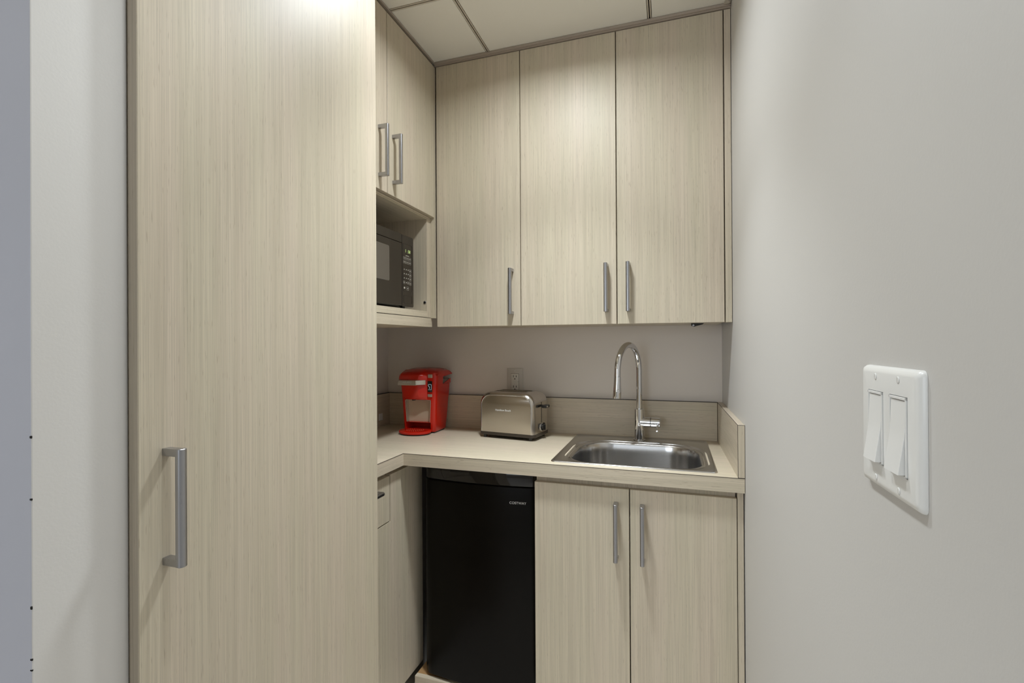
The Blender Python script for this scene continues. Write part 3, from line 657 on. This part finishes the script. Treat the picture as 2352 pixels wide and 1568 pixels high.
# tray
bm = bmesh.new()
def tring(g, z):
    p = []
    for k in range(25): a = PI+PI*k/24; p.append(Vector(((0.072-g)*math.cos(a)-0.006, -0.062+(0.066-g)*math.sin(a)*0.92, z)))
    p += [Vector((0.066-g, 0.022, z)), Vector((-0.078+g, 0.022, z))]
    return p
def tring2(g, z):
    p = []
    for q in tring(g, z):
        q = q.copy(); q.x = max(min(q.x, 0.049 + (0.02 if q.y < -0.055 else 0)), -0.062 - (0.02 if q.y < -0.055 else 0)); p.append(q)
    return p
loft(bm, [tring2(0.004, 0.0035), tring2(0.0, 0.0065), tring2(0.0, 0.0135), tring2(0.003, 0.0160)])
tr = obj('drip_tray', bm, RED, t, True, angle=40)
bm = bmesh.new(); loft(bm, [tring2(0.0015, 0.0), tring2(0.0015, 0.0038)]); obj('tray_foot', bm, BLACK_PL, tr)
bm = bmesh.new()
for rad, nn in ((0.010, 6), (0.019, 12), (0.028, 18), (0.037, 24)):
    for k in range(nn):
        a = 2*PI*k/nn; x, y = -0.006+rad*math.cos(a), -0.062+rad*math.sin(a)*0.9
        cyl(bm, (x, y, 0.0158), (x, y, 0.0163), 0.0014, 8)
obj('tray_holes', bm, plain('tray_dots', srgb(205, 120, 90), 0.4), tr)['kind'] = 'stuff'
obj('base_foot', B(-0.070, 0.070, -0.030, 0.078, 0.0, 0.0065), BLACK_PL, t)
# control strip on the right of the front
fyc = lambda z: (-0.0405-0.0065*(z-0.05)/0.16 if z < 0.21 else -0.0474+0.0018*max(0, z-0.24)/0.014)
def ctrl(name, x0, x1, z0, z1, mat, th_=0.0018, bev=0.001, parent=kb, label=None):
    c = bmesh.new(); y = fyc((z0+z1)/2); box(c, x0, x1, y-0.0012-th_, y+0.0006, z0, z1, bev=bev, seg=2); return obj(name, c, mat, parent, True, label)
sp = ctrl('display', 0.0480, 0.0690, 0.181, 0.2285, GLOSS_BLACK)
ctrl('power_button', 0.0500, 0.0705, 0.2430, 0.2575, SILVER_PL, 0.003, label='silver power button')
ctrl('brew_button', 0.0480, 0.0680, 0.1600, 0.1715, SILVER_PL, 0.003, label='silver brew button')
yy = fyc(0.205)-0.0038; bm = bmesh.new()
tube(bm, [(x-0.0015, yy, z+0.0255) for x, z in ((0.0530, 0.166), (0.0670, 0.1655), (0.0674, 0.188), (0.0645, 0.1895), (0.0545, 0.1885), (0.0530, 0.185), (0.0555, 0.1800), (0.0590, 0.178), (0.0595, 0.172), (0.0575, 0.1695))], 0.0006, 6)
obj('display_icon', bm, ICON, sp)
# water tank behind the column, under the roof
bm = bmesh.new()
loft(bm, [kring(0.0825, 0.030, 0.113, 0.014, 0.2108), kring(0.0840, 0.030, 0.115, 0.014, 0.2330)])
obj('water_tank', bm, TANK, t, True, label='smoky translucent water tank')
bm = bmesh.new(); extr(bm, [(0.030, 0.2105), (0.1135, 0.2105), (0.1135, 0.2320)], (0.0840, 0, 0), (0, 1, 0), (0, 0, 1), (1, 0, 0), 0.0022)
obj('side_panel', bm, RED, t)

# ================================================================== MICROWAVE
MY0, MY1, MZ0, MZ1, MX = 1.205, 1.655, 1.4435, 1.708, -0.935
t = thing('microwave', 'dark glossy microwave in the open niche', 'microwave', (-1.1, 1.43, ZN0))
obj('case', B(-1.27, MX-0.016, MY0+0.003, MY1-0.003, MZ0, MZ1-0.002, bev=0.004), BLACK_PL, t, True)
YK = 1.572
bm = bmesh.new(); extr(bm, rrect(MY0, YK-0.0012, MZ0+0.002, 1.675, (0.001, 0.001, 0.001, 0.006), 4), (MX-0.015, 0, 0), (0, 1, 0), (0, 0, 1), (1, 0, 0), 0.015, 0.0008, 1)
d = obj('door', bm, MW_FACE, t, True, angle=12)
wb = bmesh.new(); extr(wb, rrect(1.260, 1.487, 1.527, 1.650, 0.006, 5), (MX, 0, 0), (0, 1, 0), (0, 0, 1), (1, 0, 0), 0.0004)
obj('window', wb, MW_GLASS, d, label='paler see-through door window')
bm = bmesh.new(); extr(bm, rrect(MY0, YK-0.0012, 1.6765, MZ1, (0.001, 0.001, 0.006, 0.001), 4), (MX-0.015, 0, 0), (0, 1, 0), (0, 0, 1), (1, 0, 0), 0.015, 0.0008, 1)
obj('top_strip', bm, MW_FACE, t, True, angle=12)
bm = bmesh.new(); extr(bm, rrect(YK+0.0012, MY1, MZ0, MZ1, (0.007, 0.008, 0.001, 0.001), 5), (MX-0.015, 0, 0), (0, 1, 0), (0, 0, 1), (1, 0, 0), 0.015, 0.0008, 1)
cp = obj('control_panel', bm, MW_FACE, t, True, angle=12)
bm = bmesh.new()
def outline(y0, y1, z0, z1, r=0.004, tk=0.0005):
    p = [(MX+0.0002, y, z) for y, z in rrect(y0, y1, z0, z1, r, 4)]; tube(bm, p+[p[0]], tk, 6)
outline(YK+0.006, MY1-0.012, 1.500, 1.676, 0.006); outline(YK+0.010, MY1-0.014, 1.456, 1.486, 0.005)
obj('panel_outline', bm, BLACK_PL, cp, True)
def mtext(s_, y, z, size, mat, name):
    obj(name, text_bm(s_, size, (MX+0.0006, y, z), (0, 1, 0), (0, 0, 1)), mat, cp)
mtext('1', 1.5975, 1.6500, 0.0165, DIGIT, 'clock_digits'); mtext(':58', 1.6210, 1.6500, 0.0165, DIGIT, 'clock_digits')
kz = 1.628
obj('key_caption', B(MX+0.0001, MX+0.0004, 1.598, 1.622, 1.6325, 1.6345), INK_GREY, cp)
def key(y, z, wy, hz, framed=True):
    k = bmesh.new()
    if framed:
        for (a0, a1, b0, b1) in ((y-wy, y+wy, z+hz-0.0005, z+hz), (y-wy, y+wy, z-hz, z-hz+0.0005), (y-wy, y-wy+0.0006, z-hz, z+hz), (y+wy-0.0006, y+wy, z-hz, z+hz)): box(k, MX+0.0001, MX+0.0004, a0, a1, b0, b1)
        box(k, MX+0.0001, MX+0.0004, y-wy*0.55, y+wy*0.55, z-0.0011, z+0.0011)
    else: box(k, MX+0.0001, MX+0.0005, y-wy, y+wy, z-hz, z+hz)
    obj('key', k, INK_GREY, cp)
for y in (1.5895, 1.6085, 1.6280):
    for z in (1.6230, 1.6085): key(y, z, 0.0082, 0.0052)
for y in (1.5870, 1.6015, 1.6150):
    for z in (1.5810, 1.5650, 1.5490): key(y, z, 0.0020, 0.0020, False)
for z in (1.5790, 1.5630, 1.5480, 1.5320): key(1.6305, z, 0.0070, 0.0058)
key(1.5865, 1.5330, 0.0052, 0.0052); key(1.6015, 1.5330, 0.002, 0.002, False); key(1.6145, 1.5330, 0.0055, 0.0052)
key(1.5880, 1.5130, 0.0045, 0.0032, False); key(1.6120, 1.5120, 0.0070, 0.0062)
for x in (-0.96, -1.24):
    for y in (MY0+0.05, 1.43, MY1-0.04):
        bm = bmesh.new(); cyl(bm, (x, y, ZN0), (x, y, MZ0+0.002), 0.009, 16, 0.001); obj('foot', bm, BLACK_PL, t, True)

# ================================================================== OUTLET and LIGHT SWITCH
t = thing('power_outlet', 'pale wall outlet plate with two sockets behind the toaster', 'outlet', (-0.670, YB, 1.075))
ox0, ox1, oz0, oz1 = -0.7075, -0.633, 1.070, 1.192
obj('plate', B(ox0, ox1, YB-0.0055, YB-0.0002, oz0, oz1, bev=0.0018), plain('outlet_plate', srgb(206, 198, 188), 0.35), t, True)
ocx = (ox0+ox1)/2; OUT = plain('outlet_face', srgb(222, 216, 206), 0.35)
rc = obj('receptacle', B(ocx-0.0175, ocx+0.0175, YB-0.0075, YB-0.0050, 1.095, 1.168, bev=0.0008), OUT, t, True)
for z in (1.156, 1.110):
    bm = bmesh.new(); box(bm, ocx-0.0078, ocx-0.0055, YB-0.0079, YB-0.0070, z-0.0045, z+0.0050); box(bm, ocx+0.0055, ocx+0.0078, YB-0.0079, YB-0.0070, z-0.0038, z+0.0043)
    cyl(bm, (ocx, YB-0.0079, z-0.0115), (ocx, YB-0.0070, z-0.0115), 0.0026, 14)
    obj('socket', bm, DARK_HOLE, rc)
for s in (-1, 1): obj('test_button', B(ocx+s*0.0065-0.0055, ocx+s*0.0065+0.0055, YB-0.0088, YB-0.0070, 1.1285, 1.1355, bev=0.0005, seg=1), OUT, rc)
bm = bmesh.new(); cyl(bm, (ocx+0.0150, YB-0.0079, 1.132), (ocx+0.0150, YB-0.0070, 1.132), 0.0012, 10); obj('indicator', bm, DARK_HOLE, rc)
bm = bmesh.new(); cyl(bm, (ocx, YB-0.0062, 1.181), (ocx, YB-0.0050, 1.181), 0.0018, 12); obj('screw', bm, WHITE_PL, t, True)
bm = bmesh.new()      # shadow-gap round the receptacle
for (a0, a1, b0, b1) in ((ocx-0.0183, ocx+0.0183, 1.1680, 1.1692), (ocx-0.0184, ocx-0.0175, 1.0945, 1.1690), (ocx+0.0175, ocx+0.0184, 1.0945, 1.1690)): box(bm, a0, a1, YB-0.0059, YB-0.0050, b0, b1)
obj('surround_gap', bm, INK_DARK, t)

SYC = 0.589; th_ = math.atan(-0.0149)
# own axes: x runs along the wall towards the camera, y out of the wall, z up
t = thing('light_switch', 'white double rocker light switch on the right wall', 'light switch', (xr(SYC)-0.0002, SYC, 1.2165), -PI/2 - th_*-1 + 0, world=False)
t.rotation_euler = (0, 0, math.atan2(-1, 0.0149))
# local +x now points towards -Y (the camera side); local -y points out of the wall
PW, PH = 0.0660, 0.0645
bm = bmesh.new()
rr_ = [rrect(-PW, PW, -PH, PH, 0.006, 6), rrect(-PW+0.0004, PW-0.0004, -PH+0.0004, PH-0.0004, 0.006, 6), rrect(-PW+0.0025, PW-0.0025, -PH+0.0025, PH-0.0025, 0.005, 6), rrect(-PW+0.007, PW-0.007, -PH+0.007, PH-0.007, 0.004, 6)]
loft(bm, [[Vector((x, -d_, z)) for x, z in r_] for r_, d_ in zip(rr_, (0.0, 0.0022, 0.0055, 0.0068))])
pl = obj('plate', bm, WHITE_PL, t, True, angle=50)
for cxs in (-0.0262, 0.0262):
    hw, hz = 0.0188, 0.0382
    cut(pl, [B(cxs-hw, cxs+hw, -0.02, -0.003, -hz, hz)])
    k = bmesh.new()
    for (a0, a1, b0, b1) in ((-hw+0.0006, hw-0.0006, hz-0.0032, hz-0.0006), (-hw+0.0006, hw-0.0006, -hz+0.0006, -hz+0.0022), (-hw+0.0006, -hw+0.0030, -hz+0.0006, hz-0.0006), (hw-0.0030, hw-0.0006, -hz+0.0006, hz-0.0006)):
        box(k, cxs+a0, cxs+a1, -0.0080, -0.0028, b0, b1, bev=0.0003, seg=1)
    fr_ = obj('rocker_frame', k, WHITE_PL, t, True)
    k = bmesh.new(); w_ = hw-0.0036
    prof = [(-0.0029, hz-0.0040), (-0.0070, hz-0.0040), (-0.0082, 0.004), (-0.0086, -0.001), (-0.0135, -hz+0.0030), (-0.0029, -hz+0.0030)]
    extr(k, prof, (cxs-w_, 0, 0), (0, 1, 0), (0, 0, 1), (1, 0, 0), 2*w_, 0.0004, 2); obj('rocker', k, WHITE_PL, t, True, angle=12)
    for z in (0.0535, -0.0535):
        k = bmesh.new(); cyl(k, (cxs, -0.0064, z), (cxs, -0.0076, z), 0.0034, 20, 0.0007); sc_ = obj('screw', k, WHITE_PL, t, True)
        k = bmesh.new(); box(k, cxs-0.0003, cxs+0.0003, -0.00765, -0.0074, z-0.0024, z+0.0024); obj('screw_slot', k, INK_GREY, sc_)
